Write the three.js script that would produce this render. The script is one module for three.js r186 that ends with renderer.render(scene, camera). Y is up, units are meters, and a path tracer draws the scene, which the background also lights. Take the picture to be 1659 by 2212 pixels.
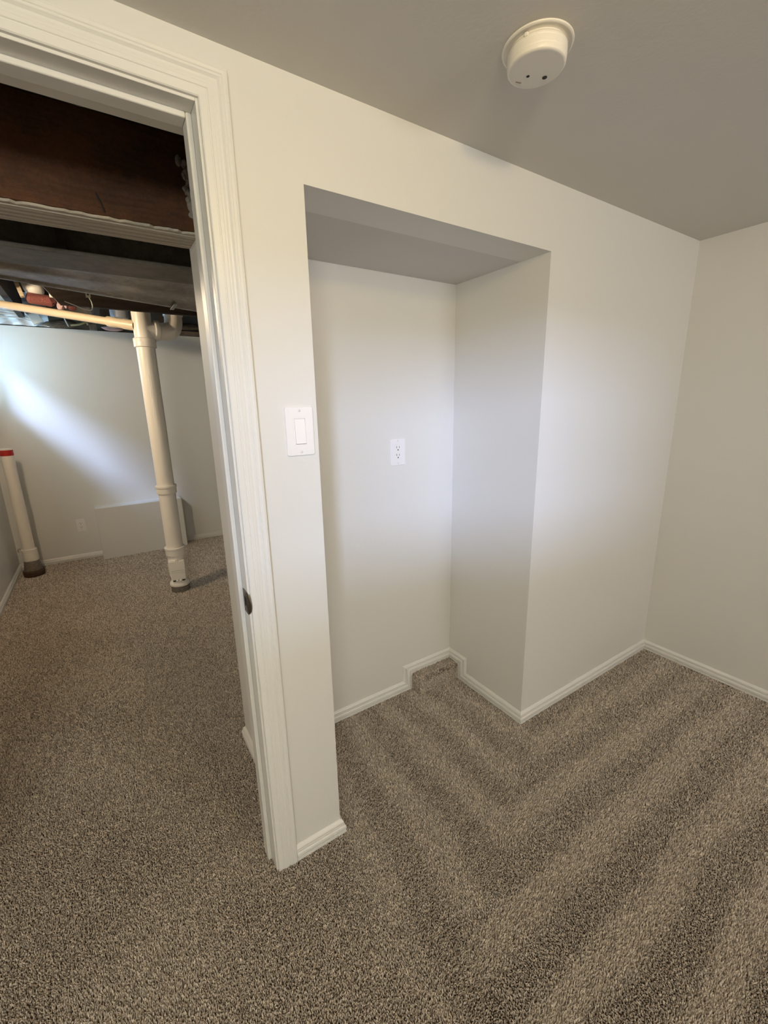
import * as THREE from 'three';
import { RectAreaLightUniformsLib } from 'three/addons/lights/RectAreaLightUniformsLib.js';
import { RoundedBoxGeometry } from 'three/addons/geometries/RoundedBoxGeometry.js';
import { mergeGeometries, toCreasedNormals } from 'three/addons/utils/BufferGeometryUtils.js';

// ------------------------------------------------------------------ camera, sky, exposure
const scene = new THREE.Scene();
const camera = new THREE.PerspectiveCamera(2 * Math.atan(1106 / 923.6) * 180 / Math.PI, 1659 / 2212, 0.02, 60);
camera.position.set(-0.4441, 1.2966, 0.9782);
camera.rotation.order = 'YXZ';
camera.rotation.set(-0.24542, -0.5734, -0.02135);
scene.background = new THREE.Color(0.5, 0.62, 0.8);
const renderer = new THREE.WebGLRenderer({ antialias: true });
renderer.toneMapping = THREE.LinearToneMapping;
renderer.toneMappingExposure = 1.08;
renderer.shadowMap.enabled = true;
RectAreaLightUniformsLib.init();

// ------------------------------------------------------------------ main dimensions (metres)
const HC = 1.951;                 // ceiling of the carpeted room
const X_RIGHT = 1.831, X_LEFT = -2.25, Z_REAR = 2.75;
const WALL = 0.12;                // thickness of the partition with the doorway
const NX = 0.843, NY = 1.76, ND = 0.444;   // alcove: width, height, depth
const DX0 = -0.985, DX1 = -0.208, DY = 1.846; // clear doorway
const FX = -1.19, FZ = -3.595;    // utility room: left wall, far wall
const TOP = 2.2;                  // underside of the subfloor over the utility room

// ------------------------------------------------------------------ daylight through the windows, and an added light for the blue band
function areaLight(name, color, intensity, w, h, pos, target) {
  const l = new THREE.RectAreaLight(color, intensity, w, h);
  l.name = name; l.position.set(...pos); l.lookAt(...target); scene.add(l); return l;
}
const L = {
  rearWindow: areaLight('rear_window_daylight', new THREE.Color(1.0, 1.0, 0.90), 30, 0.84, 0.42, [-1.45, 1.62, Z_REAR + 0.12], [-1.45, 1.62, 0]),
  rearSecond: areaLight('rear_second_window_daylight', new THREE.Color(1.0, 0.96, 0.95), 13, 0.84, 0.42, [1.1, 1.62, Z_REAR + 0.12], [1.1, 1.62, 0]),
  rearBand: areaLight('rear_band_light', new THREE.Color(0.46, 0.6, 1.0), 380, 0.9, 0.35, [-3.75, 2.18, 5.9], [-1.45, 1.62, Z_REAR]),  // added unseen light outside, shaped to throw the blue band across the walls
  sideSky: areaLight('side_sky_gap', new THREE.Color(0.40, 0.57, 1.0), 250, 0.8, 0.8, [-3.61, 4.25, -1.65], [-1.19, 1.85, -3.15]),
  sideWindow: areaLight('side_window_daylight', new THREE.Color(0.46, 0.76, 1.0), 13, 0.5, 0.34, [FX - 0.12, 1.74, -3.2], [2, 1.4, -3.2]),
};

// ------------------------------------------------------------------ helpers
function rng(seed) { let s = seed >>> 0; return () => { s = (s + 0x6D2B79F5) | 0; let t = Math.imul(s ^ (s >>> 15), 1 | s); t = (t + Math.imul(t ^ (t >>> 7), 61 | t)) ^ t; return ((t ^ (t >>> 14)) >>> 0) / 4294967296; }; }
const used = {};
function numbered(n) { if (!(n in used)) { used[n] = 0; return n; } used[n]++; return n + '_' + String(used[n]).padStart(3, '0'); }
function tag(o, label, category, group, kind) {
  if (label) o.userData.label = label;
  if (category) o.userData.category = category;
  if (group) o.userData.group = group;
  if (kind) o.userData.kind = kind;
  return o;
}
function shadows(o) { o.castShadow = true; o.receiveShadow = true; return o; }
function mesh(name, geo, m, parent = scene) {
  const o = shadows(new THREE.Mesh(geo, m)); o.name = parent === scene ? numbered(name) : name; parent.add(o); return o;
}
function struct(name, geo, m, label) { const o = mesh(name, geo, m); return tag(o, label, null, null, 'structure'); }
function thing(name, label, category, pos = [0, 0, 0], group) {
  const o = new THREE.Group(); o.name = numbered(name); o.position.set(...pos); scene.add(o); return tag(o, label, category, group);
}
// metres as uv, by the way each face points
function worldUV(g) {
  const p = g.attributes.position, n = g.attributes.normal, uv = new Float32Array(p.count * 2);
  for (let i = 0; i < p.count; i++) {
    const ax = Math.abs(n.getX(i)), ay = Math.abs(n.getY(i)), az = Math.abs(n.getZ(i));
    if (ay >= ax && ay >= az) { uv[2 * i] = p.getX(i); uv[2 * i + 1] = p.getZ(i); }
    else if (ax >= az) { uv[2 * i] = p.getZ(i); uv[2 * i + 1] = p.getY(i); }
    else { uv[2 * i] = p.getX(i); uv[2 * i + 1] = p.getY(i); }
  }
  g.setAttribute('uv', new THREE.BufferAttribute(uv, 2)); return g;
}
function slab(x0, x1, y0, y1, z0, z1) {
  const g = new THREE.BoxGeometry(x1 - x0, y1 - y0, z1 - z0); g.translate((x0 + x1) / 2, (y0 + y1) / 2, (z0 + z1) / 2); return worldUV(g);
}
function rbox(x0, x1, y0, y1, z0, z1, r = 0.003, seg = 2) {
  const g = new RoundedBoxGeometry(x1 - x0, y1 - y0, z1 - z0, seg, r); g.translate((x0 + x1) / 2, (y0 + y1) / 2, (z0 + z1) / 2); return worldUV(g);
}
function merge(list) {
  return mergeGeometries(list.map(g => { const q = g.index ? g.toNonIndexed() : g; for (const k of Object.keys(q.attributes)) if (!['position', 'normal', 'uv'].includes(k)) q.deleteAttribute(k); return q; }));
}
function lathe(pts, seg = 40) { return new THREE.LatheGeometry(pts.map(p => new THREE.Vector2(p[0], p[1])), seg); }
function tube(pts, r, seg = 40, rad = 14) { return new THREE.TubeGeometry(new THREE.CatmullRomCurve3(pts.map(p => new THREE.Vector3(...p))), seg, r, rad, false); }
function alongAxis(g, a, b) { // a geometry built on +y from 0 is laid from a towards b
  const d = new THREE.Vector3(...b).sub(new THREE.Vector3(...a)).normalize();
  g.applyQuaternion(new THREE.Quaternion().setFromUnitVectors(new THREE.Vector3(0, 1, 0), d)); g.translate(...a); return g;
}
// A moulding: profile [(u, w)] swept on a polyline in a plane; u lies to the left of the path, w comes out of the wall.
// place(a, b, w) gives the point in space; ends: shift along the path per unit of w (mitres), start and end.
function sweep(profile, path, place, ends = [0, 0], flip = false) {
  const n = path.length, dirs = [];
  for (let i = 0; i < n - 1; i++) { const dx = path[i + 1][0] - path[i][0], dy = path[i + 1][1] - path[i][1], l = Math.hypot(dx, dy); dirs.push([dx / l, dy / l]); }
  const rows = path.map((p, j) => {
    const d0 = dirs[Math.max(0, j - 1)], d1 = dirs[Math.min(n - 2, j)];
    const n0 = [-d0[1], d0[0]], n1 = [-d1[1], d1[0]], k = 1 + n0[0] * n1[0] + n0[1] * n1[1];
    const m = [(n0[0] + n1[0]) / k, (n0[1] + n1[1]) / k];
    return profile.map(([u, w]) => {
      let a = p[0] + m[0] * u, b = p[1] + m[1] * u;
      if (j === 0) { a += d1[0] * ends[0] * w; b += d1[1] * ends[0] * w; }
      if (j === n - 1) { a += d0[0] * ends[1] * w; b += d0[1] * ends[1] * w; }
      return place(a, b, w);
    });
  });
  const pos = [], tri = (A, B, C) => { flip ? pos.push(...A, ...C, ...B) : pos.push(...A, ...B, ...C); };
  const q = profile.length;
  for (let j = 0; j < n - 1; j++) for (let i = 0; i < q; i++) {
    const k = (i + 1) % q; tri(rows[j][i], rows[j + 1][i], rows[j + 1][k]); tri(rows[j][i], rows[j + 1][k], rows[j][k]);
  }
  const cap = THREE.ShapeUtils.triangulateShape(profile.map(p => new THREE.Vector2(p[0], p[1])), []);
  for (const [a, b, c] of cap) { tri(rows[0][a], rows[0][c], rows[0][b]); tri(rows[n - 1][a], rows[n - 1][b], rows[n - 1][c]); }
  // keep faces pointing outwards whatever the plane's handedness
  let vol = 0; const v = (i) => new THREE.Vector3(pos[3 * i], pos[3 * i + 1], pos[3 * i + 2]);
  for (let i = 0; i < pos.length / 3; i += 3) vol += v(i).dot(v(i + 1).cross(v(i + 2)));
  if (vol < 0) for (let i = 0; i < pos.length; i += 9) for (let k = 0; k < 3; k++) { const t = pos[i + 3 + k]; pos[i + 3 + k] = pos[i + 6 + k]; pos[i + 6 + k] = t; }
  const g = new THREE.BufferGeometry(); g.setAttribute('position', new THREE.Float32BufferAttribute(pos, 3)); g.computeVertexNormals();
  return worldUV(toCreasedNormals(g, 0.22));
}

// ------------------------------------------------------------------ procedural textures
function grid(n, seed) { const r = rng(seed), a = new Float32Array(n * n); for (let i = 0; i < n * n; i++) a[i] = r(); return a; }
function tileNoise(n, cells, seed) { // smooth noise that tiles
  const g = grid(cells, seed), out = new Float32Array(n * n), s = t => t * t * (3 - 2 * t);
  for (let y = 0; y < n; y++) for (let x = 0; x < n; x++) {
    const fx = x / n * cells, fy = y / n * cells, ix = Math.floor(fx), iy = Math.floor(fy), tx = s(fx - ix), ty = s(fy - iy);
    const at = (i, j) => g[(j % cells) * cells + (i % cells)];
    out[y * n + x] = (at(ix, iy) * (1 - tx) + at(ix + 1, iy) * tx) * (1 - ty) + (at(ix, iy + 1) * (1 - tx) + at(ix + 1, iy + 1) * tx) * ty;
  }
  return out;
}
function layers(n, list) { const o = new Float32Array(n * n); for (const [c, w, s] of list) { const t = tileNoise(n, c, s); for (let i = 0; i < o.length; i++) o[i] += w * t[i]; } return o; }
function tex(n, f, srgb, rep = 1) {
  const d = new Uint8Array(n * n * 4);
  for (let i = 0; i < n * n; i++) { const c = f(i, i % n, Math.floor(i / n)); d[4 * i] = c[0]; d[4 * i + 1] = c[1]; d[4 * i + 2] = c[2]; d[4 * i + 3] = 255; }
  const t = new THREE.DataTexture(d, n, n); t.wrapS = t.wrapT = THREE.RepeatWrapping; t.magFilter = THREE.LinearFilter; t.minFilter = THREE.LinearMipmapLinearFilter; t.generateMipmaps = true;
  if (srgb) t.colorSpace = THREE.SRGBColorSpace; t.repeat.set(rep, rep); t.needsUpdate = true; return t;
}
const cl = v => Math.max(0, Math.min(255, v));
const rollerN = layers(512, [[64, 0.5, 1], [128, 0.35, 2], [256, 0.15, 3]]);
const rollerBump = tex(512, i => { const v = cl(255 * rollerN[i]); return [v, v, v]; }, false, 2.2);
const woodN = (() => { const n = 512, a = tileNoise(n, 6, 11), b = layers(n, [[128, 0.6, 12], [256, 0.4, 13]]), o = new Float32Array(n * n);
  const streak = grid(n, 14); for (let y = 0; y < n; y++) { let s = 0; for (let x = 0; x < n; x++) { const i = y * n + x; s = streak[y * n]; o[i] = 0.45 * (0.5 + 0.5 * Math.sin(y * 0.35 + a[i] * 14)) + 0.3 * s + 0.25 * b[i]; } } return o; })();
function mapOf(noise, a, b, rep, n = 512) { return tex(n, i => { const t = noise[i]; return [cl(a[0] + (b[0] - a[0]) * t), cl(a[1] + (b[1] - a[1]) * t), cl(a[2] + (b[2] - a[2]) * t)]; }, true, rep); }
const grimeN = layers(512, [[5, 0.4, 21], [12, 0.25, 22], [40, 0.2, 23], [128, 0.15, 24]]);
const brownN = layers(512, [[3, 0.35, 41], [9, 0.25, 42], [30, 0.2, 43], [160, 0.2, 44]]);
const woodBump = tex(512, i => { const v = cl(255 * woodN[i]); return [v, v, v]; }, false, 2);
const grimeBump = tex(512, i => { const v = cl(255 * grimeN[i]); return [v, v, v]; }, false, 3);

const std = o => new THREE.MeshStandardMaterial(o);
const M = {
  wall: std({ color: '#e5e2db', roughness: 0.5, bumpMap: rollerBump, bumpScale: 0.00022 }),
  ceiling: std({ color: '#d9d6d0', roughness: 0.9, bumpMap: rollerBump, bumpScale: 0.00022 }),
  trim: std({ color: '#ebe8e1', roughness: 0.35 }),
  plate: std({ color: '#f3efec', roughness: 0.35 }),
  dark: std({ color: '#241f1b', roughness: 0.7 }),
  screw: std({ color: '#e4dfd8', roughness: 0.3 }),
  plastic: std({ color: '#ece7dd', roughness: 0.4 }),
  pvc: std({ color: '#f4ecdf', roughness: 0.3 }),
  nickel: std({ color: '#6d655c', roughness: 0.38, metalness: 0.9 }),
  backing: std({ color: '#5c4f43', roughness: 1 }),
  brownTimber: std({ map: mapOf(brownN, [50, 30, 15], [118, 70, 32], 1.4), roughness: 0.75, bumpMap: woodBump, bumpScale: 0.001 }),
  whitewash: std({ map: mapOf(woodN, [172, 164, 150], [206, 198, 184], 1.4), roughness: 0.8, bumpMap: woodBump, bumpScale: 0.002 }),
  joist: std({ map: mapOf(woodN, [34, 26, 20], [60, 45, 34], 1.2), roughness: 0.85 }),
  steel: std({ map: mapOf(grimeN, [70, 66, 58], [150, 142, 130], 1.6), roughness: 0.55, metalness: 0.1, bumpMap: grimeBump, bumpScale: 0.001 }),
  iron: std({ map: mapOf(grimeN, [96, 90, 82], [190, 184, 174], 2.2), roughness: 0.36, metalness: 0.45, bumpMap: grimeBump, bumpScale: 0.0008 }),
  rust: std({ map: mapOf(grimeN, [58, 38, 28], [120, 96, 78], 5), roughness: 0.7, metalness: 0.2, bumpMap: grimeBump, bumpScale: 0.001 }),
  castIron: std({ map: mapOf(grimeN, [90, 80, 70], [168, 156, 142], 5), roughness: 0.6, metalness: 0.2 }),
  redTape: std({ color: '#b8261a', roughness: 0.5 }),
  pink: std({ map: mapOf(grimeN, [128, 62, 56], [190, 128, 120], 6), roughness: 1, bumpMap: grimeBump, bumpScale: 0.01 }),
  pinkPaper: std({ map: mapOf(grimeN, [196, 150, 150], [232, 214, 210], 6), roughness: 0.7 }),
  poly: std({ color: '#e8eef2', roughness: 0.25 }),
  paleWood: std({ map: mapOf(woodN, [170, 150, 122], [212, 196, 168], 2), roughness: 0.8 }),
  roughWood: std({ map: mapOf(grimeN, [78, 66, 54], [158, 142, 122], 4), roughness: 0.95, bumpMap: grimeBump, bumpScale: 0.01 }),
  plaster: std({ map: mapOf(grimeN, [110, 100, 90], [190, 182, 172], 6), roughness: 1 }),
  galv: std({ color: '#a5a49c', roughness: 0.45, metalness: 0.6 }),
  warmLitPipe: std({ color: '#e6d4b6', roughness: 0.35 }),  // warm lamplight on the vent line is put into this cream colour
  greyPvc: std({ color: '#b9bcc4', roughness: 0.4 }),
  wire: std({ color: '#d8d6cf', roughness: 0.5 }),
  yellowWire: std({ color: '#c9bd8c', roughness: 0.5 }),
  duct: std({ color: '#8a837c', roughness: 0.5, metalness: 0.4 }),
  globe: std({ color: '#fff4e0', roughness: 0.4, emissive: new THREE.Color(1, 0.82, 0.58), emissiveIntensity: 3 }),
  concrete: std({ color: '#8c8578', roughness: 0.95 }),
};

// ------------------------------------------------------------------ the shell of the carpeted room
{
  const s = new THREE.Shape();
  s.moveTo(FX - 1.2, 0); s.lineTo(DX0 - 0.019, 0); s.lineTo(DX0 - 0.019, DY + 0.019); s.lineTo(DX1 + 0.019, DY + 0.019); s.lineTo(DX1 + 0.019, 0);
  s.lineTo(0, 0); s.lineTo(0, NY); s.lineTo(NX, NY); s.lineTo(NX, 0); s.lineTo(X_RIGHT + 0.12, 0); s.lineTo(X_RIGHT + 0.12, TOP); s.lineTo(FX - 1.2, TOP); s.closePath();
  const g = new THREE.ExtrudeGeometry(s, { depth: WALL, bevelEnabled: false }); g.translate(0, 0, -WALL);
  struct('wall_front', worldUV(g), M.wall, 'white wall with the doorway and the tall alcove cut into it');
}
struct('wall_right', slab(X_RIGHT, X_RIGHT + 0.12, 0, TOP, 0, Z_REAR), M.wall, 'plain white wall at the end of the carpeted room');
struct('wall_left', slab(X_LEFT - 0.12, X_LEFT, 0, TOP, 0, Z_REAR), M.wall, 'white wall beyond the doorway side of the carpeted room');
{
  const s = new THREE.Shape(), x0 = X_LEFT - 0.12, x1 = X_RIGHT + 0.12;
  s.moveTo(x0, 0); s.lineTo(x1, 0); s.lineTo(x1, TOP); s.lineTo(x0, TOP); s.closePath();
  const h = new THREE.Path(); h.moveTo(-1.87, 1.41); h.lineTo(-1.03, 1.41); h.lineTo(-1.03, 1.83); h.lineTo(-1.87, 1.83); h.closePath(); s.holes.push(h);
  const h2 = new THREE.Path(); h2.moveTo(.68, 1.41); h2.lineTo(1.52, 1.41); h2.lineTo(1.52, 1.83); h2.lineTo(.68, 1.83); h2.closePath(); s.holes.push(h2);
  const g = new THREE.ExtrudeGeometry(s, { depth: 0.1, bevelEnabled: false }); g.translate(0, 0, Z_REAR);
  struct('wall_rear', worldUV(g), M.wall, 'white wall with a small high window behind the photographer');
}
struct('ceiling', slab(X_LEFT - 0.12, X_RIGHT + 0.12, HC, TOP, 0, Z_REAR + 0.1), M.ceiling, 'flat matt ceiling of the carpeted room');
struct('floor', slab(-2.4, X_RIGHT + 0.12, -0.1, -0.008, FZ - 0.1, Z_REAR + 0.1), M.backing, 'taupe brown carpet running through both rooms');
const floor = scene.getObjectByName('floor');

// the alcove
struct('wall_alcove_left', slab(-0.133, 0, 0, NY, -ND - 0.127, -WALL), M.wall, 'left cheek of the alcove, its outer side seen through the doorway');
struct('wall_alcove_back', slab(0, NX, 0, NY, -ND - 0.127, -ND), M.wall, 'back wall of the alcove with the outlet');
struct('wall_alcove_right', slab(NX, NX + 0.133, 0, NY, -ND - 0.127, -WALL), M.wall, 'right cheek of the alcove');
struct('ceiling_alcove', slab(-0.133, NX + 0.133, NY, NY + 0.012, -ND - 0.127, -WALL), M.ceiling, 'flat soffit over the alcove');

// ------------------------------------------------------------------ the shell of the utility room
{
  const s = new THREE.Shape();
  s.moveTo(-WALL, 0); s.lineTo(FZ - 0.1, 0); s.lineTo(FZ - 0.1, TOP); s.lineTo(-WALL, TOP); s.closePath();
  const h = new THREE.Path(); h.moveTo(-2.95, 1.50); h.lineTo(-3.45, 1.50); h.lineTo(-3.45, 1.92); h.lineTo(-2.95, 1.92); h.closePath(); s.holes.push(h);
  const g = new THREE.ExtrudeGeometry(s, { depth: 0.1, bevelEnabled: false }); g.rotateY(-Math.PI / 2); g.translate(FX, 0, 0);
  struct('wall_utility_left', worldUV(g), M.wall, 'white side wall of the utility room with a high window');
}
struct('wall_utility_far', slab(FX, 1.95, 0, 1.955, FZ - 0.1, FZ), M.wall, 'white far wall of the utility room, open framing above it');
struct('wall_utility_right', slab(1.83, 1.95, 0, TOP, FZ, -WALL), M.wall, 'white wall closing the utility room behind the alcove');
struct('wall_foundation', slab(FX, 1.95, 1.955, TOP, FZ - 0.1, FZ - 0.06), M.concrete, 'grey band of foundation above the far utility wall');
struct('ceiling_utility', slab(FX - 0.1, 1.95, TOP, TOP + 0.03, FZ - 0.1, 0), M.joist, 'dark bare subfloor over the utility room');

// ------------------------------------------------------------------ baseboards
const BASE = [[0, 0], [0, .0135], [.0088, .0135], [.0096, .0098], [.0114, .0098], [.0124, .0136], [.0180, .0144], [.0240, .0136], [.0275, .0112], [.0284, .0074], [.0302, .0074], [.0308, .0104], [.0334, .0098], [.0340, .0058], [.0362, .0058], [.0370, .0092], [.0410, .0070], [.0445, .0042], [.047, .0012], [.047, 0]];
const onZ = (z, s = 1) => (a, b, w) => [a, b, z + s * w];        // wall in the plane z, a = x, b = y
const onX = (x, s) => (a, b, w) => [x + s * w, b, a];            // wall in the plane x, a = z, b = y
const bb = (name, path, place, ends, label, flip) => struct('baseboard_' + name, sweep(BASE, path, place, ends, flip), M.trim, label);
bb('strip', [[-.147, 0], [0, 0]], onZ(0), [0, 1], 'short piece of white baseboard between door casing and alcove');
bb('alcove_left', [[-ND, 0], [0, 0]], onX(0, 1), [1, 1], 'white baseboard on the left cheek of the alcove');
bb('alcove_back', [[0, 0], [.605, 0], [.605, .078], [NX, .078]], onZ(-ND), [1, -1], 'white baseboard stepping up over the carpeted ledge on the alcove back');
{ // right cheek: path runs from the room to the back so that "left of the path" is up
  const P = BASE, place = (a, b, w) => [NX - w, b, -a];
  bb('alcove_right', [[0, 0], [.369, 0], [.369, .078], [ND, .078]], place, [-1, -1], 'white baseboard stepping up on the right cheek of the alcove');
}
bb('doorway', [[X_LEFT, 0], [DX0 - .061, 0]], onZ(0), [1, 0], 'white baseboard on the far side of the doorway');
bb('left', [[0, 0], [Z_REAR, 0]], onX(X_LEFT, 1), [1, -1], 'white baseboard along the wall beyond the doorway');
bb('rear', [[X_LEFT, 0], [X_RIGHT, 0]], onZ(Z_REAR, -1), [1, -1], 'white baseboard under the rear windows');
bb('main', [[NX, 0], [X_RIGHT, 0]], onZ(0), [-1, -1], 'white baseboard between the alcove and the corner');
bb('right', [[0, 0], [Z_REAR, 0]], onX(X_RIGHT, -1), [1, -1], 'white baseboard along the end wall');
bb('utility_far', [[FX, 0], [1.83, 0]], onZ(FZ), [1, -1], 'white baseboard along the far utility wall');
bb('utility_left', [[FZ, 0], [-.12, 0]], onX(FX, 1), [1, -1], 'white baseboard along the utility side wall');
bb('utility_alcove', [[-ND - .127, 0], [-WALL, 0]], onX(-.133, -1), [-1, 0], 'white baseboard on the outside of the alcove box');

// ------------------------------------------------------------------ doorway: jambs, stops, casing, strike plate
{
  const d = new THREE.Group(); d.name = 'door_1'; scene.add(d); tag(d, 'white cased doorway without its door leaf, opening to the utility room', null, null, 'structure');
  const j0 = -WALL - .002, j1 = .002;
  mesh('jamb', rbox(DX1, DX1 + .019, -.008, DY + .019, j0, j1, .0015), M.trim, d);
  mesh('jamb', rbox(DX0 - .019, DX0, -.008, DY + .019, j0, j1, .0015), M.trim, d);
  mesh('jamb_head', rbox(DX0, DX1, DY, DY + .019, j0, j1, .0015), M.trim, d);
  const s0 = -.075, s1 = -.037;
  mesh('door_stop', rbox(DX1 - .011, DX1, 0.0, DY, s0, s1, .003), M.trim, d);
  mesh('door_stop', rbox(DX0, DX0 + .011, 0.0, DY, s0, s1, .003), M.trim, d);
  mesh('door_stop', rbox(DX0 + .011, DX1 - .011, DY - .011, DY, s0, s1, .003), M.trim, d);
  const CAS = [[0, 0], [0, .0080], [.0020, .0098], [.0135, .0108], [.0148, .0094], [.0160, .0094], [.0172, .0112], [.0225, .0118], [.0250, .0112], [.0275, .0114], [.0320, .0104], [.0355, .0108], [.0380, .0126], [.0395, .0142], [.0412, .0142], [.0424, .0128], [.0436, .0128], [.0450, .0144], [.0495, .0154], [.0540, .0144], [.056, .011], [.056, 0]];
  const x0 = DX0 - .005, x1 = DX1 + .005, y = DY + .005, inv = p => p; // left of the path is outwards
  const leg = (x, path) => path;
  // each length is mitred at 45 degrees where it meets the head
  const mit = (pts, place, name) => mesh(name, sweep(CAS, pts, place, [0, 0]), M.trim, d);
  const mitred = (a, b, e0, e1, out, name) => { // a to b along the inner edge, out = outward direction, e = growth along the path per unit of u
    const dx = b[0] - a[0], dy = b[1] - a[1], l = Math.hypot(dx, dy), t = [dx / l, dy / l];
    const rows = [[a, -e0], [b, e1]].map(([p, e]) => CAS.map(([u, w]) => [p[0] + out[0] * u + t[0] * e * u, p[1] + out[1] * u + t[1] * e * u, w]));
    const pos = [], q = CAS.length, tri = (A, B, C) => pos.push(...A, ...B, ...C);
    for (let i = 0; i < q; i++) { const k = (i + 1) % q; tri(rows[0][i], rows[1][i], rows[1][k]); tri(rows[0][i], rows[1][k], rows[0][k]); }
    for (const [A, B, C] of THREE.ShapeUtils.triangulateShape(CAS.map(p => new THREE.Vector2(...p)), [])) { tri(rows[0][A], rows[0][C], rows[0][B]); tri(rows[1][A], rows[1][B], rows[1][C]); }
    let vol = 0; const v = i => new THREE.Vector3(pos[3 * i], pos[3 * i + 1], pos[3 * i + 2]);
    for (let i = 0; i < pos.length / 3; i += 3) vol += v(i).dot(v(i + 1).cross(v(i + 2)));
    if (vol < 0) for (let i = 0; i < pos.length; i += 9) for (let k = 0; k < 3; k++) { const s = pos[i + 3 + k]; pos[i + 3 + k] = pos[i + 6 + k]; pos[i + 6 + k] = s; }
    const g = new THREE.BufferGeometry(); g.setAttribute('position', new THREE.Float32BufferAttribute(pos, 3)); g.computeVertexNormals();
    return mesh(name, worldUV(toCreasedNormals(g, 0.22)), M.trim, d);
  };
  mitred([x1, -.008], [x1, y], 0, 1, [1, 0], 'casing');
  mitred([x0, -.008], [x0, y], 0, 1, [-1, 0], 'casing');
  mitred([x0, y], [x1, y], 1, 1, [0, 1], 'casing_head');
  // strike plate let into the jamb, lip curling out past the casing edge
  const sp = mesh('strike_plate', (() => {
    const pts = []; const r = [];
    // outline on the jamb face: z along the depth, y up; D-shaped lip towards the room
    const s = new THREE.Shape(); s.moveTo(-.034, -.029); s.lineTo(-.004, -.029); s.quadraticCurveTo(.004, -.027, .010, -.016); s.quadraticCurveTo(.0165, 0, .010, .016); s.quadraticCurveTo(.004, .027, -.004, .029); s.lineTo(-.034, .029); s.closePath();
    const hole = new THREE.Path(); hole.moveTo(-.026, -.013); hole.lineTo(-.012, -.013); hole.lineTo(-.012, .013); hole.lineTo(-.026, .013); hole.closePath(); s.holes.push(hole);
    const g = new THREE.ExtrudeGeometry(s, { depth: .0016, bevelEnabled: true, bevelSize: .0004, bevelThickness: .0004, bevelSegments: 1, curveSegments: 10 });
    const p = g.attributes.position; // bend the lip: it leans out of the jamb into the opening beyond the jamb's front edge
    for (let i = 0; i < p.count; i++) { const z = p.getX(i); p.setXYZ(i, -p.getZ(i) - 0.0004 + (z > 0.0 ? 0.22 * z * 1.2 : 0), p.getY(i), z); }
    g.computeVertexNormals(); g.translate(DX1, .838, .003); return g;
  })(), M.nickel, d);
  tag(sp, 'small dark metal strike plate');
  const sx = DX1 - .0022;
  mesh('strike_recess', slab(sx + .0018, sx + .0024, .826, .850, -.022, -.010), M.dark, d);
}

// ------------------------------------------------------------------ switch and outlets
function screwHead(x, y, z, slotTurn) {
  const g = lathe([[0, .0011], [.0022, .0009], [.0032, .0002], [.0034, -.001]], 18); g.rotateX(Math.PI / 2); g.translate(x, y, z); return g;
}
function plateShape(w, h, ow, oh) { // a wall plate with pillowed edges and an opening
  const s = new THREE.Shape(), r = .003, a = w / 2 - .0022, b = h / 2 - .0022;
  s.moveTo(-a + r, -b); s.lineTo(a - r, -b); s.quadraticCurveTo(a, -b, a, -b + r); s.lineTo(a, b - r); s.quadraticCurveTo(a, b, a - r, b); s.lineTo(-a + r, b); s.quadraticCurveTo(-a, b, -a, b - r); s.lineTo(-a, -b + r); s.quadraticCurveTo(-a, -b, -a + r, -b);
  const q = new THREE.Path(); q.moveTo(-ow / 2, -oh / 2); q.lineTo(-ow / 2, oh / 2); q.lineTo(ow / 2, oh / 2); q.lineTo(ow / 2, -oh / 2); q.closePath(); s.holes.push(q);
  const g = new THREE.ExtrudeGeometry(s, { depth: .0026, bevelEnabled: true, bevelSize: .0022, bevelThickness: .0024, bevelSegments: 4, curveSegments: 6 });
  const p = g.attributes.position; for (let i = 0; i < p.count; i++) { if (p.getZ(i) < 0) p.setZ(i, 0); if (Math.abs(p.getX(i)) < ow / 2 + .0001 && Math.abs(p.getY(i)) < oh / 2 + .0001) { p.setX(i, Math.sign(p.getX(i)) * Math.min(ow / 2, Math.abs(p.getX(i)) + 0)); } }
  return g;
}
{
  const t = thing('light_switch', 'white rocker light switch in a wide plate on the narrow wall beside the alcove', 'switch', [-.0469, 1.2394, 0]);
  mesh('wall_plate', plateShape(.070, .1143, .0355, .0685), M.plate, t);
  const yoke = mesh('rocker_frame', (() => { const s = new THREE.Shape(); s.moveTo(-.0166, -.0332); s.lineTo(.0166, -.0332); s.lineTo(.0166, .0332); s.lineTo(-.0166, .0332); s.closePath(); const q = new THREE.Path(); q.moveTo(-.0136, -.0302); q.lineTo(-.0136, .0302); q.lineTo(.0136, .0302); q.lineTo(.0136, -.0302); q.closePath(); s.holes.push(q); return new THREE.ExtrudeGeometry(s, { depth: .0046, bevelEnabled: true, bevelSize: .0004, bevelThickness: .0004, bevelSegments: 1 }); })(), M.plate, t);
  const rk = rbox(-.0130, .0130, -.0294, .0294, 0, .0062, .0012); rk.rotateX(-.055); rk.translate(0, 0, .0003);
  mesh('rocker', rk, M.plate, t);
  mesh('screw', screwHead(0, .0485, .0050), M.screw, t); mesh('screw', screwHead(0, -.0485, .0050), M.screw, t);
}
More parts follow.
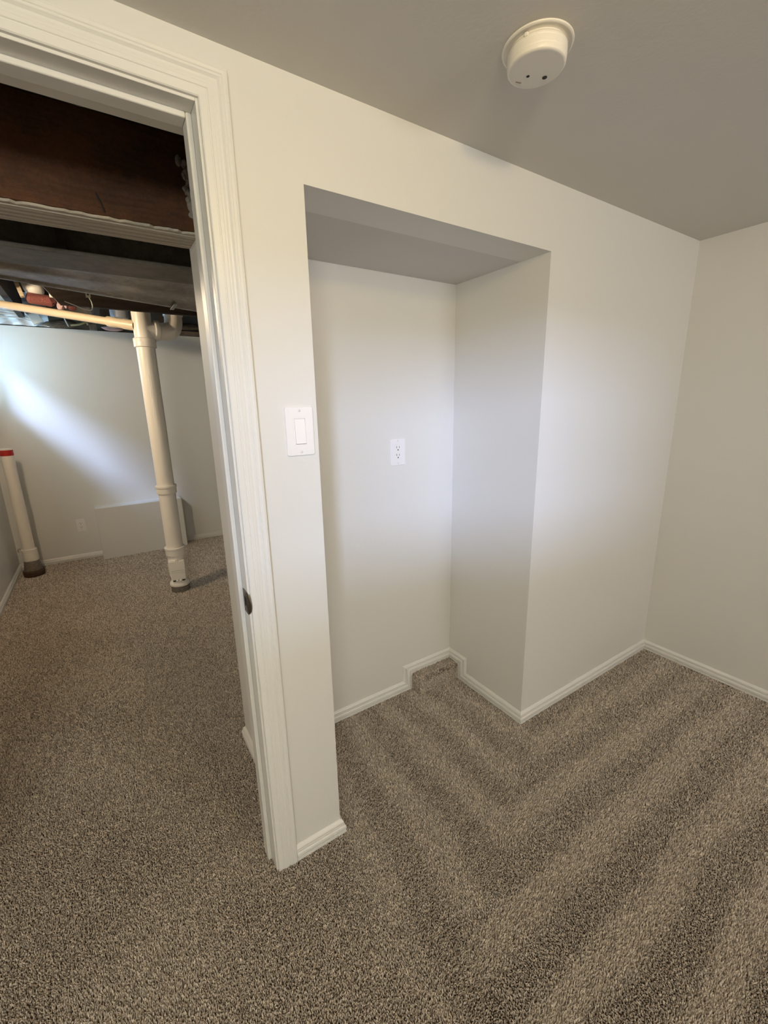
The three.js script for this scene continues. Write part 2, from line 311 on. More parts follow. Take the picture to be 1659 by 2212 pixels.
function outlet(label, pos, w, h) {
  const t = thing('wall_outlet', label, 'outlet', pos);
  mesh('wall_plate', plateShape(w, h, .0345, h * .60), M.plate, t);
  const ih = h * .575;
  const f = mesh('receptacle', rbox(-.0164, .0164, -ih / 2, ih / 2, 0, .0052, .0012), M.plate, t);
  for (const s of [1, -1]) {
    const cy = s * ih * .25 + .004;
    mesh('slot', rbox(-.0076, -.0054, cy - .0042, cy + .0042, .004, .0055, .0004), M.dark, t);
    mesh('slot', rbox(.0054, .0074, cy - .0036, cy + .0036, .004, .0055, .0004), M.dark, t);
    const g = new THREE.CylinderGeometry(.0026, .0026, .0016, 14); g.rotateX(Math.PI / 2); g.translate(0, cy - .0108, .0048); mesh('ground_hole', g, M.dark, t);
  }
  mesh('screw', screwHead(0, h * .42, .0050), M.screw, t); mesh('screw', screwHead(0, -h * .42, .0050), M.screw, t);
  return t;
}
outlet('white duplex outlet on the back wall of the alcove', [.5445, 1.1115, -ND], .072, .107);
outlet('white duplex outlet low on the far utility wall beside the boxed cover', [-.716, .310, FZ], .068, .114);

// ------------------------------------------------------------------ smoke detector
{
  const t = thing('smoke_detector', 'round white smoke alarm fixed to the ceiling', 'smoke alarm', [.361, HC, .304]);
  mesh('mounting_plate', lathe([[0, 0], [.0645, 0], [.0655, -.0015], [.0645, -.0040], [.0610, -.0046], [.0600, -.0034], [0, -.0034]], 64), M.plastic, t);
  mesh('body', lathe([[.0505, -.003], [.0505, -.0075], [.0545, -.0085], [.0548, -.0130], [.0538, -.0134], [.0538, -.0142], [.0548, -.0146], [.0545, -.0245], [.0536, -.0249], [.0536, -.0257], [.0544, -.0261], [.0537, -.0325], [.0520, -.0350], [.049, -.0358], [.0455, -.0354], [.0445, -.0360], [0, -.0366]], 64), M.plastic, t);
  const hole = (x, z, r) => { const g = new THREE.CylinderGeometry(r, r, .001, 20); g.translate(x, -.0364, z); return mesh('sensor_hole', g, M.dark, t); };
  hole(-.001, -.018, .0031); hole(.030, -.003, .0046);
  const g = rbox(-.006, .006, -.0370, -.0358, -.0010, .0010, .0004); g.rotateY(-.3); g.translate(-.004, 0, -.039); mesh('test_mark', g, M.castIron, t);
  const tab = rbox(-.003, .003, -.0115, -.0055, .050, .0565, .001); tab.rotateY(-1.25); mesh('release_tab', tab, M.plastic, t);
}

// ------------------------------------------------------------------ lamps
{
  const t = thing('ceiling_lamp', 'round glowing globe lamp on the ceiling above the photographer', 'lamp', [-.03, HC, .96]);
  mesh('base', lathe([[0, 0], [.052, 0], [.054, -.006], [.046, -.018], [.030, -.024], [0, -.024]], 40), M.plastic, t);
  mesh('globe', (() => { const g = new THREE.SphereGeometry(.040, 32, 20); g.translate(0, -.062, 0); return g; })(), M.globe, t);
  const p = new THREE.PointLight(new THREE.Color(1, 0.72, 0.28), 0.56); p.position.set(0, -.062, 0); p.castShadow = true; p.shadow.radius = 2; p.name = 'ceiling_lamp_light'; t.add(p);
}
{
  const t = thing('utility_bulb', 'bare glowing bulb in a porcelain holder up between the joists', 'lamp', [-1.05, 1.985, -1.90]);
  mesh('socket', lathe([[0, 0], [.05, 0], [.052, -.008], [.03, -.022], [.02, -.04], [0, -.04]], 32), M.plastic, t);
  mesh('bulb', lathe([[.012, -.036], [.016, -.055], [.029, -.078], [.030, -.092], [.022, -.110], [.009, -.118], [0, -.119]], 28), M.globe, t);
  const p = new THREE.PointLight(new THREE.Color(1, 0.80, 0.56), 2.1); p.position.set(0, -.088, 0); p.castShadow = true; p.shadow.radius = 1.5; p.name = 'utility_bulb_light'; t.add(p);
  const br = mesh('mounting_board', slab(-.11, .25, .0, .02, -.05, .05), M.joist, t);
}

// ------------------------------------------------------------------ windows in the openings (outside the frame)
function windowFrame(n, x0, x1, y0, y1, place, label) {
  const w = new THREE.Group(); w.name = 'window_' + n; scene.add(w); tag(w, label, null, null, 'structure');
  const f = .025;
  for (const [a, b, c, d] of [[x0, x1, y0, y0 + f], [x0, x1, y1 - f, y1], [x0, x0 + f, y0 + f, y1 - f], [x1 - f, x1, y0 + f, y1 - f]]) mesh('window_frame', place(a, b, c, d), M.trim, w);
}
windowFrame(1, -1.87, -1.03, 1.41, 1.83, (a, b, c, d) => slab(a, b, c, d, Z_REAR + .03, Z_REAR + .07), 'small white framed window high in the rear wall, doorway side');
windowFrame(3, .68, 1.52, 1.41, 1.83, (a, b, c, d) => slab(a, b, c, d, Z_REAR + .03, Z_REAR + .07), 'small white framed window high in the rear wall, alcove side');
windowFrame(2, -3.45, -2.95, 1.50, 1.92, (a, b, c, d) => slab(FX - .07, FX - .03, c, d, a, b), 'small white framed window high in the utility side wall');

// ------------------------------------------------------------------ beams and pipes over the utility room
{
  const t = thing('timber_beam', 'brown timber beam with a whitewashed underside just behind the doorway', 'beam', [0, 0, 0]);
  const yb = 1.772, x0 = FX, x1 = 1.82, z0 = -.571, z1 = -.444;
  mesh('plank', rbox(x0, x1, yb + .006, yb + .235, z1 - .04, z1, .003), M.brownTimber, t);
  mesh('plank', rbox(x0, x1, yb + .006, yb + .235, z0 + .0435, z1 - .0415, .003), M.brownTimber, t);
  mesh('plank', rbox(x0, x1, yb + .006, yb + .235, z0, z0 + .042, .003), M.brownTimber, t);
  // underside skin with a ragged front edge
  const R = rng(5), s = new THREE.Shape(); s.moveTo(x0, z0); s.lineTo(x1, z0);
  for (let i = 0; i <= 260; i++) { const x = x1 + (x0 - x1) * i / 260; s.lineTo(x, z1 - .001 + (R() - .5) * .006 + (R() < .07 ? -.006 : 0)); }
  s.closePath(); const g = new THREE.ExtrudeGeometry(s, { depth: .006, bevelEnabled: false }); g.rotateX(Math.PI / 2); g.translate(0, yb + .006, 0);
  mesh('underside', worldUV(g), M.whitewash, t).userData.label = 'whitewashed underside';
  // grooves between the laminations show as thin laths under it
  for (const z of [-.470, -.494, -.519, -.545]) mesh('lath', rbox(x0, x1, yb - .0025, yb + .001, z - .0105, z + .0105, .001), M.whitewash, t);
  // dark check in the front face
  mesh('check', (() => { const g = tube([[-.352, yb + .014, z1 + .0006], [-.356, yb + .03, z1 + .0006], [-.366, yb + .055, z1 + .0006]], .0022, 10, 5); return g; })(), M.dark, t);
}
{
  const t = thing('steel_beam', 'grey rusty steel beam running behind the timber beam', 'beam', [0, 0, 0]);
  const x0 = FX, x1 = 1.82;
  mesh('bottom_flange', rbox(x0, x1, 1.768, 1.782, -.965, -.785, .003), M.steel, t);
  mesh('web', slab(x0, x1, 1.782, 1.986, -.880, -.870), M.steel, t);
  mesh('top_flange', rbox(x0, x1, 1.986, 2.0, -.965, -.785, .003), M.steel, t);
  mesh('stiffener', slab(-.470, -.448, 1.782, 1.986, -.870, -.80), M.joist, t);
}
// joists above
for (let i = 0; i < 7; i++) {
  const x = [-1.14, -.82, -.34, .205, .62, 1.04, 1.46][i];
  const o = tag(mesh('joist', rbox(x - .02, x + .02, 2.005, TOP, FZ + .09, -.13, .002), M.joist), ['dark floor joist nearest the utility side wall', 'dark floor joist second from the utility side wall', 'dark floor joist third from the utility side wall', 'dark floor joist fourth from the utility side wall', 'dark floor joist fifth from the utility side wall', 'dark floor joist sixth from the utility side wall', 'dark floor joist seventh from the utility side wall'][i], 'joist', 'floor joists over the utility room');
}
{ // flattened sheet metal duct between the steel beam and the black board, its back edge running askew
  const t = thing('metal_duct', 'dirty grey sheet metal duct running close behind the steel beam', 'duct', [0, 0, 0]);
  const x0 = -1.185, x1 = 1.0, back = x => -1.205 - .39 * (x + .67), NXS = 40;
  // cross-section from the front edge to the back edge: distance share across, height
  const sec = [[0, 1.980], [0, 1.800], [.05, 1.788], [.12, 1.784], [.30, 1.786], [.40, 1.777], [.50, 1.774], [.86, 1.773], [.90, 1.766], [.95, 1.765], [.985, 1.770], [1, 1.778], [1, 1.980]];
  const pos = [], idx = [], q = sec.length;
  for (let i = 0; i <= NXS; i++) { const x = x0 + (x1 - x0) * i / NXS, f = -.972, b = back(x); for (const [s, y] of sec) pos.push(x, y, f + (b - f) * s); }
  for (let i = 0; i < NXS; i++) for (let k = 0; k < q; k++) { const a = i * q + k, b = i * q + (k + 1) % q, c = a + q, d = b + q; idx.push(a, b, c, b, d, c); }
  const e = NXS * q; for (let k = 1; k < q - 1; k++) { idx.push(0, k + 1, k, e, e + k, e + k + 1); }
  let g = new THREE.BufferGeometry(); g.setAttribute('position', new THREE.Float32BufferAttribute(pos, 3)); g.setIndex(idx); g.computeVertexNormals();
  mesh('casing_sheet', worldUV(toCreasedNormals(g, .5)), M.iron, t);
  const br = (x) => mesh('hanger_band', rbox(x - .008, x + .008, 1.7605, 1.7635, back(x) - .004, back(x) + .115, .001), M.galv, t);
  br(-.070);
}
function strap(label, x, yTop, yBot, z) { // perforated hanger strap
  const t = thing('hanger_strap', label, 'strap', [x, 0, z]);
  const s = new THREE.Shape(), h = yTop - yBot; s.moveTo(-.009, 0); s.lineTo(.009, 0); s.lineTo(.009, h); s.lineTo(-.009, h); s.closePath();
  for (let y = .014; y < h - .01; y += .021) { const q = new THREE.Path(); q.absellipse(0, y, .0048, .0062, 0, Math.PI * 2); s.holes.push(q); }
  const g = new THREE.ExtrudeGeometry(s, { depth: .0016, bevelEnabled: false, curveSegments: 8 }); g.rotateY(-.35); g.translate(0, yBot, 0);
  mesh('strap', g, M.galv, t);
  return t;
}
{
  const t = strap('galvanised perforated strap hanging with a bent wire hook below the metal duct', -.402, TOP, 1.772, -1.40);
  mesh('hook', tube([[.002, 1.774, 0], [.010, 1.745, .004], [.004, 1.722, .006], [-.020, 1.722, .004], [-.055, 1.738, -.01], [-.088, 1.752, -.02]], .0021, 40, 8), M.galv, t);
}

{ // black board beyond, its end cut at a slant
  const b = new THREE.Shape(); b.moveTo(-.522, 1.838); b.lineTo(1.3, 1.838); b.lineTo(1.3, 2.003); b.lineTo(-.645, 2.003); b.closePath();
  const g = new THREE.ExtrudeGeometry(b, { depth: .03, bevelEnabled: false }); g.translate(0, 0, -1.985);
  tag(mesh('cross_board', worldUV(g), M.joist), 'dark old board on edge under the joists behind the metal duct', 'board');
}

// ------------------------------------------------------------------ plumbing
const cyl = (r0, r1, len, seg = 36) => lathe([[.0005, 0], [r0, 0], [r1, len], [.0005, len]], seg);
function hub(y0, y1, r, lip) { return [[r - .004, y0], [r, y0 + .003], [r, y1 - lip - .003], [r + .001, y1 - lip - .002], [r + .0045, y1 - lip], [r + .0045, y1 - .003], [r + .002, y1], [r - .008, y1]]; }
{
  const px = -.120, pz = -2.325;
  const t = thing('drain_stack', 'tall white plastic drain stack standing on the carpet in the utility room', 'pipe', [px, 0, pz]);
  mesh('pipe', lathe([[.0555, .20], [.0555, TOP]], 40), M.pvc, t).userData.label = 'main vertical pipe';
  // foot: rusty ring in the floor, cleanout with a square cover plate
  mesh('floor_ring', lathe([[.0, -.008], [.058, -.008], [.063, 0], [.063, .030], [.058, .040], [0, .040]], 40), M.castIron, t);
  mesh('foot', lathe([[0, .040], [.062, .040], [.068, .046], [.068, .062], [.060, .074], [.052, .080], [.054, .10], [.060, .125], [.062, .20], [.060, .240], [.055, .252]], 40), M.pvc, t);
  const c = mesh('cleanout_cover', merge([rbox(-.052, .052, .166, .244, .040, .067, .008, 3), rbox(-.050, .050, .098, .163, .040, .064, .008, 3), rbox(-.011, .011, .236, .258, .046, .068, .004)]), M.pvc, t);
  c.rotation.y = -.16; 
  const rd = mesh('cover_ridge', rbox(-.050, .050, .1625, .1665, .05, .0685, .0015), M.pvc, t); rd.rotation.y = -.16;
  for (const s of [-1, 1]) { const g = lathe([[0, .009], [.007, .008], [.009, 0], [.009, -.004]], 6); g.rotateX(Math.PI / 2); g.translate(s * .012, .093, .062); mesh('bolt', g, M.pvc, t).rotation.y = -.16; const h = new THREE.SphereGeometry(.008, 10, 8); h.scale(1.5, .6, .6); h.translate(s * .030, .090, .055); mesh('bolt_recess', h, M.dark, t).rotation.y = -.16; }
  mesh('collar', lathe(hub(.276, .336, .0655, .014), 44), M.pvc, t);
  mesh('collar', lathe(hub(.728, .786, .0640, .016), 44), M.pvc, t);
  // the hub at the foot of the wye is upside down: lip at the top
  mesh('collar', lathe([[.056, 1.686], [.064, 1.688], [.066, 1.690], [.066, 1.716], [.0635, 1.7185], [.0665, 1.721], [.0665, 1.738], [.063, 1.742], [.056, 1.744]], 44), M.pvc, t);
  // raised moulded characters running up the pipe, too small in the photo to read
  const R = rng(31), marks = [];
  for (let i = 0; i < 17; i++) { const y = 1.245 + i * .0185, k = R(); const w = .0045 + .004 * k; const g = rbox(-w, w, y, y + .010, .0548, .0562, .0004); marks.push(g); if (k > .4) marks.push(rbox(-w, -w + .003, y - .004, y + .013, .0548, .0563, .0003)); }
  const mk = mesh('embossed_marking', merge(marks), M.pvc, t); mk.rotation.y = -.1;
  // branch to the right and its elbow
  const A = [.03, 1.800, 0], B = [.115, 1.800, -.025];
  mesh('branch', alongAxis(lathe([[.056, 0], [.056, .052], [.064, .056], [.066, .062], [.066, .086], [.063, .09], [.05, .09]], 36), [.0, 1.800, 0], [.2, 1.795, -.06]), M.pvc, t);
  mesh('elbow', tube([[.075, 1.797, -.022], [.125, 1.797, -.038], [.172, 1.812, -.053], [.192, 1.855, -.059], [.196, 1.92, -.060]], .0555, 40, 28), M.pvc, t);
  mesh('elbow_ring', (() => { const g = new THREE.TorusGeometry(.057, .0045, 10, 36); g.rotateY(1.15); g.rotateZ(-.35); g.translate(.150, 1.802, -.045); return g; })(), M.pvc, t);
  mesh('riser', (() => { const g = lathe([[.054, 1.90], [.062, 1.902], [.062, 1.925], [.055, 1.928], [.055, 2.0]], 32); g.translate(.196, 0, -.060); return g; })(), M.poly, t);
  // small bore line coming in from the left
  const va = [-.04, 1.817, 0], vb = [-.77, 1.972, -.505], vm = [0, 1, 2].map(q => va[q] + (vb[q] - va[q]) * .16);
  mesh('side_inlet', alongAxis(lathe([[.031, 0], [.031, .075], [.029, .078], [.029, .125], [.031, .128], [.031, .175], [.024, .178]], 28), va, vb), M.warmLitPipe, t);
  mesh('vent_line', alongAxis(cyl(.0235, .0235, .76, 26), vm, vb), M.warmLitPipe, t);
}
{
  const t = thing('capped_pipe', 'white standpipe with an orange red band beside the utility side wall', 'pipe', [-1.074, 0, -3.36]);
  mesh('pipe', lathe([[.0405, .2], [.0405, 1.03], [.037, 1.033], [0, 1.033]], 32), M.pvc, t);
  mesh('tape_band', lathe([[.0408, .978], [.0418, .979], [.0418, 1.020], [.0408, 1.021]], 32), M.redTape, t).userData.label = 'orange red tape band';
  mesh('coupling', lathe([[.041, .125], [.050, .128], [.052, .135], [.052, .190], [.050, .196], [.0485, .200], [.0520, .206], [.0520, .222], [.050, .226], [.040, .228]], 36), M.pvc, t);
  mesh('reducer', lathe([[.0, .04], [.064, .042], [.062, .055], [.055, .09], [.051, .12], [.051, .128], [0, .128]], 36), M.castIron, t);
  mesh('floor_flange', lathe([[.0, -.008], [.060, -.008], [.070, .002], [.072, .034], [.068, .046], [.055, .05], [0, .05]], 36), M.rust, t);
  const g = tube([[-.05, .235, .012], [-.062, .236, .012], [-.068, .226, .013], [-.064, .21, .013]], .004, 12, 6); mesh('clamp', g, M.galv, t);
}
tag(mesh('access_cover', (() => { const a = rbox(-.592, .108, -.006, .467, FZ + .0, FZ + .142, .004); return a; })(), M.wall), 'low white boxed cover standing against the far utility wall', 'cover');

// ------------------------------------------------------------------ odds and ends above the far wall
function lump(r, sx, sy, sz, seed, amp = .25, det = 3) {
  const g = new THREE.IcosahedronGeometry(r, det), p = g.attributes.position, k = [];
  const R = rng(seed); for (let i = 0; i < 9; i++) k.push([(R() - .5) * 60, (R() - .5) * 60, (R() - .5) * 60, R() * 6]);
  for (let i = 0; i < p.count; i++) { const x = p.getX(i), y = p.getY(i), z = p.getZ(i); let s = 0; k.forEach(([a, b, c, d], j) => { s += Math.sin((a * x + b * y + c * z) * (.05 / r) * (1 + .35 * j) + d) / (1 + .5 * j); }); const f = 1 + amp * s * .4; p.setXYZ(i, x * f * sx, y * f * sy, z * f * sz); }
  g.computeVertexNormals(); return g;
}
const at = (g, x, y, z) => { g.translate(x, y, z); return g; };
tag(mesh('insulation_roll', (() => { const g = new THREE.CapsuleGeometry(.030, .085, 10, 40); g.rotateZ(Math.PI / 2); const p = g.attributes.position, R = rng(7), k = []; for (let i = 0; i < 8; i++) k.push([(R() - .5) * 260, (R() - .5) * 260, (R() - .5) * 260, R() * 6]); for (let i = 0; i < p.count; i++) { const x = p.getX(i), y = p.getY(i), z = p.getZ(i); let d = 0; for (const [a, b, c, e] of k) d += Math.sin(a * x + b * y + c * z + e); const f = 1 + .045 * d; p.setXYZ(i, x * (1 + .02 * d), y * f, z * f); } g.computeVertexNormals(); g.rotateZ(-.05); g.translate(-.640, 1.985, -2.66); return g; })(), M.pink), 'pink fibreglass insulation bundle sagging above the far utility wall', 'insulation');
{ const t = thing('insulation_twist', 'pale pink twisted end of insulation wrap next to the pink bundle', 'insulation', [-.505, 1.968, -2.66]);
  mesh('wrap', at(lump(.034, 1, 1.05, .9, 9, .3, 4), .018, 0, 0), M.pink, t); mesh('paper', at(lump(.028, .8, 1.3, .8, 10, .35, 4), -.035, -.005, 0), M.pinkPaper, t); mesh('paper', at(lump(.018, .6, 1.6, .6, 12, .35, 3), -.006, .0, .02), M.pinkPaper, t); }
tag(mesh('white_duct', alongAxis(lathe([[0, 0], [.03, .004], [.05, .03], [.054, .07], [.054, .24], [0, .24]], 32), [-.655, 2.022, -2.67], [-.70, 2.19, -2.87]), M.plastic), 'pale round duct end slanting down above the pink insulation', 'duct');
tag(mesh('stick', (() => { const g = rbox(-.011, .011, 0, .2, -.011, .011, .002); return alongAxis(g, [-.722, 1.985, -2.62], [-.752, 2.12, -2.66]); })(), M.paleWood), 'thin pale wooden stick leaning beside the round duct', 'stick');
tag(mesh('small_pipe', alongAxis(lathe([[0, 0], [.012, 0], [.012, .05], [.015, .05], [.015, .07], [.011, .07], [.011, .14], [0, .14]], 16), [-.585, 1.995, -2.56], [-.45, 2.000, -2.56]), M.pvc), 'short cream pipe fitting lying across the pink insulation', 'pipe');
{ // crumpled poly sheet with cables
  const g = new THREE.PlaneGeometry(.52, .24, 40, 20), p = g.attributes.position;
  for (let i = 0; i < p.count; i++) { const x = p.getX(i), y = p.getY(i); p.setZ(i, .008 * Math.sin(x * 60 + y * 30) + .006 * Math.sin(y * 90 - x * 25) + .004 * Math.sin(x * 150 + y * 110)); }
  g.computeVertexNormals(); const g2 = g.clone(); g2.translate(0, 0, -.002);
  const m = M.poly.clone(); m.side = THREE.DoubleSide;
  tag(mesh('plastic_sheet', at(g, FX + .27, 2.075, -3.545), m), 'crumpled white plastic sheeting over the corner of the far utility wall', 'sheet');
}
for (const [k, dy, s] of [[0, 0, 1], [1, .026, -1], [2, .050, 1]]) tag(mesh('cable', tube([[-1.18, 2.005 + dy, -3.49], [-1.0, 1.99 + dy * 1.1, -3.48], [-.86, 2.0 + dy * .7, -3.485], [-.76, 1.985 + dy * .4, -3.50]], .0045, 40, 7), M.wire), ['lowest white cable looping over the plastic sheeting', 'middle white cable looping over the plastic sheeting', 'uppermost white cable looping over the plastic sheeting'][k], 'cable', 'cables over the plastic sheeting');
tag(mesh('brace_board', (() => { const g = rbox(-.035, .035, -.012, .13, -.01, .01, .002); g.rotateZ(.42); g.translate(-.725, 1.975, -3.46); return worldUV(g); })(), M.plastic), 'pale slanting brace board at the edge of the plastic sheeting', 'board');
tag(mesh('stone_wool', at(lump(.04, 2.2, .75, .8, 17, .5, 4), -.60, 1.990, -3.56), M.roughWood), 'rough dark lump of old insulation on top of the far utility wall', 'insulation');
tag(mesh('stone_wool', at(lump(.04, 2.4, .9, .8, 19, .5, 4), .40, 2.03, -3.53), M.roughWood), 'rough dark lump of old insulation at the alcove end of the far wall', 'insulation');
tag(mesh('cripple_stud', rbox(-.394, -.342, 1.955, TOP, -3.60, -3.55, .002), M.castIron), 'short grey upright stud standing on the far utility wall', 'stud');
tag(mesh('cripple_stud', rbox(.0, .05, 1.955, TOP, -3.60, -3.55, .002), M.roughWood), 'short dark upright stud behind the drain stack', 'stud');
tag(mesh('pipe_stub', at(lathe([[0, 1.962], [.054, 1.962], [.058, 1.968], [.060, 1.985], [.060, TOP]], 32), -.198, 0, -3.0), M.greyPvc), 'grey pipe stub hanging down between the stud and the drain stack', 'pipe');
tag(mesh('yellow_cable', tube([[-.52, 1.975, -3.53], [-.46, 1.985, -3.52], [-.41, 2.005, -3.53], [-.40, 1.99, -3.54]], .007, 24, 8), M.yellowWire), 'short yellow cable end poking over the far utility wall', 'cable');
tag(mesh('white_wire', tube([[-.56, 2.05, -3.4], [-.548, 2.0, -3.45], [-.535, 1.962, -3.5]], .005, 16, 6), M.wire), 'short white wire dangling beside the yellow cable', 'wire');
tag(mesh('insulation_scrap', at(lump(.03, 2.6, .6, .7, 23, .5, 4), -.23, 1.975, -3.56), M.pinkPaper), 'torn pink scrap of insulation under the grey pipe stub', 'insulation');
tag(mesh('strut', (() => { const g = rbox(-.014, .014, 0, .17, -.014, .014, .002); return alongAxis(g, [.095, 1.86, -2.70], [.175, 1.995, -2.78]); })(), M.paleWood), 'pale slanting wood strut behind the elbow of the drain stack', 'strut');
tag(mesh('top_plate', rbox(.17, 1.5, 1.957, 1.985, -3.60, -3.50, .002), M.roughWood), 'rough timber plate along the top of the far utility wall', 'plate');
// plaster squeezed out where the timber beam meets the alcove box
{ const t = thing('plaster_drip', 'lumpy dried plaster clinging to the beam beside the door jamb', 'plaster', [0, 0, 0]); const R = rng(77);
  for (let i = 0; i < 16; i++) mesh('lump', at(lump(.006 + .007 * R() * (1 - i / 22), 1, 1.3, .8, 100 + i, .95, 3), -.150 + (R() - .5) * .020 + i * .0014, 1.945 - i * .0095, -.440), M.plaster, t); }
// round duct in the dark behind the door head
tag(mesh('round_duct', alongAxis(cyl(.07, .07, .5, 32), [-.60, 1.93, -.30], [-.66, 2.19, -.30]), M.duct), 'dull round duct in the dark behind the door head', 'duct');
tag(mesh('vent_stub', at(lathe([[0, 2.02], [.018, 2.02], [.018, 2.14], [0, 2.14]], 20), -.46, 0, -.36), M.duct), 'small dull pipe stub in the dark behind the door head', 'pipe');

// ------------------------------------------------------------------ carpet: ledge in the alcove, pile
const LX0 = .608, LX1 = NX, LZ0 = -ND, LZ1 = -.374, LH = .074;
const ledge = struct('carpet_ledge', (() => { const g = new RoundedBoxGeometry(LX1 - LX0, LH + .03, LZ1 - LZ0, 4, .018); g.translate((LX0 + LX1) / 2, (LH - .03) / 2, (LZ0 + LZ1) / 2); return worldUV(g); })(), M.backing, 'small carpeted ledge in the back corner of the alcove');

const tuftGeo = (() => { // one yarn tuft: swollen, bent, ragged tip; unit height and width
  const rings = [[0, .40, 0], [.45, .52, .10], [.82, .40, .34], [1, .10, .55]], n = 4, pos = [], idx = [];
  rings.forEach(([y, r, b], k) => { for (let i = 0; i < n; i++) { const a = i / n * Math.PI * 2 + k * .5; pos.push(Math.cos(a) * r + b, y, Math.sin(a) * r); } });
  for (let k = 0; k < rings.length - 1; k++) for (let i = 0; i < n; i++) { const a = k * n + i, b = k * n + (i + 1) % n; idx.push(a, a + n, b, b, a + n, b + n); }
  const t = (rings.length - 1) * n; idx.push(t, t + 2, t + 1, t, t + 3, t + 2);
  const g = new THREE.BufferGeometry(); g.setAttribute('position', new THREE.Float32BufferAttribute(pos, 3)); g.setIndex(idx); g.computeVertexNormals(); return g;
})();
const tuftMat = std({ color: 0xffffff, roughness: 0.95 });
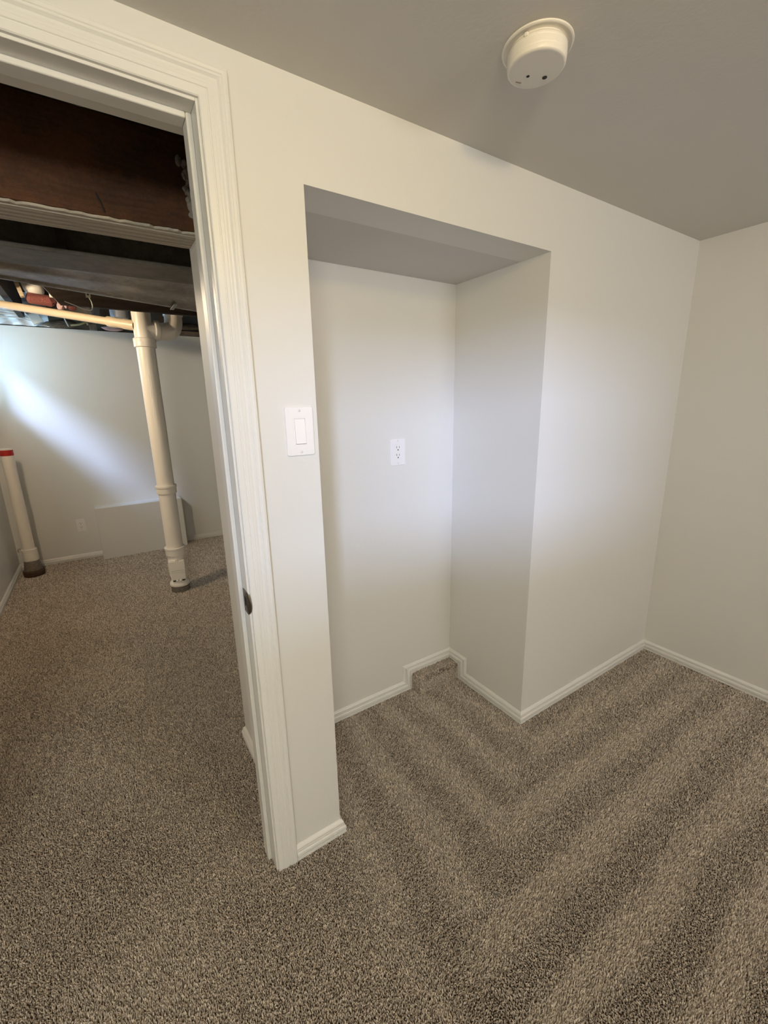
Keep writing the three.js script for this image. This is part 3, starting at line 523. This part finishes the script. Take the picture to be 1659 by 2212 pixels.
{
  const R = rng(2024), mats = [], cols = [];
  const cam = camera.position.clone(); camera.updateMatrixWorld(); camera.updateProjectionMatrix();
  const v = new THREE.Vector3(), q = new THREE.Quaternion(), q2 = new THREE.Quaternion(), up = new THREE.Vector3(0, 1, 0), m4 = new THREE.Matrix4(), sc = new THREE.Vector3(), e = new THREE.Euler();
  const fbm = (x, z) => Math.sin(x * 7.1 + 1.3 * Math.sin(z * 5.3)) * .5 + Math.sin(z * 9.7 + 1.7 * Math.sin(x * 6.1) + 2) * .5;
  const sm = (a, b, t) => { t = Math.max(0, Math.min(1, (t - a) / (b - a))); return t * t * (3 - 2 * t); };
  // which way the pile lies: the vacuum cleaner's tracks
  function lean(x, z) { // [lean along x, lean along z]
    let lx = 0, lz = 0; const wob = .012 * fbm(x * 1.5, z * 1.5);
    if (z < -.1 && x < -.1) { const k = fbm(x * .9, z * 1.1); return [.25 * k, .25 + .25 * fbm(z * 1.3, x * .8)]; }
    const edge = .40 - .28 * (x - .2) / .55; // boundary between strokes made along and into the alcove
    const right = sm(-.04, .04, z - (x < .2 ? .40 : edge) + .03 * fbm(x * 3, z * 3) ) * sm(.12, .3, x + z * .2);
    const inR = x > .83 ? 1 : right;
    const s1 = Math.sin(2 * Math.PI * (z + wob + .03 * (x - .8) * (z < .35 ? -1 : .2) - .42) / .175), a = Math.max(-1, Math.min(1, 1.5 * s1));
    const fan = x - .5 + (.5 - .30) * 0 + (x - .45) * .35 * (z + .3) * -1; const s2 = Math.sin(2 * Math.PI * (fan + wob) / .165 + 1.2), b = Math.max(-1, Math.min(1, 1.5 * s2));
    const near = sm(-.25, .25, x - .05 + .1 * fbm(x, z));
    lx = inR * .42 * a; lz = (1 - inR) * near * .36 * b + (1 - near) * .22 * fbm(x * 1.2 + 3, z * 1.2);
    return [lx, lz];
  }
  const inRoom = (x, z) => {
    if (z > 0.0) return x > X_LEFT && x < X_RIGHT - .010;
    if (x > 0 && x < NX && z > -ND - .127) return z > -ND && !(x > LX0 - .004 && z < LZ1 + .002);
    if (z > -WALL) return x > DX0 && x < DX1;
    if (x > -.133 && z > -ND - .127) return x > NX + .14 && false;
    return x > FX && z > FZ && x < 1.0;
  };
  const tones = [[.72, .63, .525], [.60, .515, .425], [.49, .415, .335], [.35, .29, .23], [.78, .69, .585], [.54, .46, .375]];
  function put(x, y, z, nrm, s, lx, lz) {
    const a = R() * Math.PI * 2, tilt = .46 * R();
    e.set(lz + Math.cos(a) * tilt, 0, -lx + Math.sin(a) * tilt); q.setFromEuler(e);
    q2.setFromAxisAngle(up, R() * Math.PI * 2); q.multiply(q2);
    if (nrm) { q2.setFromUnitVectors(up, nrm); q.premultiply(q2); }
    const w = s * (.8 + .5 * R()), h = (nrm ? .0085 : .0118) * (.75 + .45 * R());
    sc.set(w, h, w); v.set(x, y, z); m4.compose(v, q, sc); mats.push(...m4.elements);
    const t = tones[Math.floor(R() * tones.length)], k = .82 + .36 * R(); cols.push(t[0] * k, t[1] * k, t[2] * k);
  }
  const P = new THREE.Vector3(), cell = .2;
  for (let gx = -2.2; gx < 1.9; gx += cell) for (let gz = FZ; gz < 2.0; gz += cell) {
    const d = Math.hypot(gx + cell / 2 - cam.x, cam.y, gz + cell / 2 - cam.z);
    const sp = d < 3 ? Math.max(.0029, .0029 + (d - 1.7) * .0016) : .0050 + (d - 3) * .0013, n = Math.round(cell / sp);
    for (let i = 0; i < n; i++) for (let j = 0; j < n; j++) {
      const x = gx + (i + R()) / n * cell, z = gz + (j + R()) / n * cell;
      if (!inRoom(x, z)) continue;
      P.set(x, 0, z).project(camera);
      if (P.z > 1 || Math.abs(P.x) > 1.7 || Math.abs(P.y) > 1.6) continue;
      const [lx, lz] = lean(x, z); put(x, -.0095, z, null, sp, lx, lz);
    }
  }
  const fz = new THREE.Vector3(0, 0, 1), fx = new THREE.Vector3(-1, 0, 0), diag = new THREE.Vector3(0, .7, .7).normalize(), sp = .0032;
  for (let x = LX0; x < LX1 - .008; x += sp) {
    for (let y = 0; y < LH - .018; y += sp) put(x, y, LZ1 - .002, fz, sp, 0, .15);
    for (let k = 0; k <= 7; k++) { const a = k / 7 * Math.PI / 2; put(x + sp * R(), LH - .018 + Math.sin(a) * .016, LZ1 - .018 + Math.cos(a) * .016, new THREE.Vector3(0, Math.sin(a), Math.cos(a)), sp, 0, 0); }
    for (let z = LZ0 + .012; z < LZ1 - .016; z += sp) put(x, LH - .002, z, null, sp, 0, .1);
  }
  for (let y = 0; y < LH - .01; y += sp) for (let k = 0; k <= 6; k++) { const a = k / 6 * Math.PI / 2; put(LX0 + .018 - Math.cos(a) * .016, y + sp * R(), LZ1 - .018 + Math.sin(a) * .016, new THREE.Vector3(-Math.cos(a), 0, Math.sin(a)), sp, 0, 0); }
  for (let z = LZ0 + .012; z < LZ1 - .016; z += sp) for (let y = 0; y < LH - .006; y += sp) put(LX0 + .002, y, z, fx, sp, 0, 0);
  for (let k = 0; k < 140; k++) { const d = new THREE.Vector3(-R(), R(), R()).normalize(); put(LX0 + .018 + d.x * .016, LH - .018 + d.y * .016, LZ1 - .018 + d.z * .016, d, sp, 0, 0); }
  const N = mats.length / 16, im = new THREE.InstancedMesh(tuftGeo, tuftMat, N);
  im.instanceMatrix = new THREE.InstancedBufferAttribute(new Float32Array(mats), 16);
  im.instanceColor = new THREE.InstancedBufferAttribute(new Float32Array(cols), 3);
  im.name = 'carpet_pile'; im.userData.kind = 'stuff'; shadows(im); floor.add(im);
  console.log('tufts', N);
}
renderer.render(scene, camera);
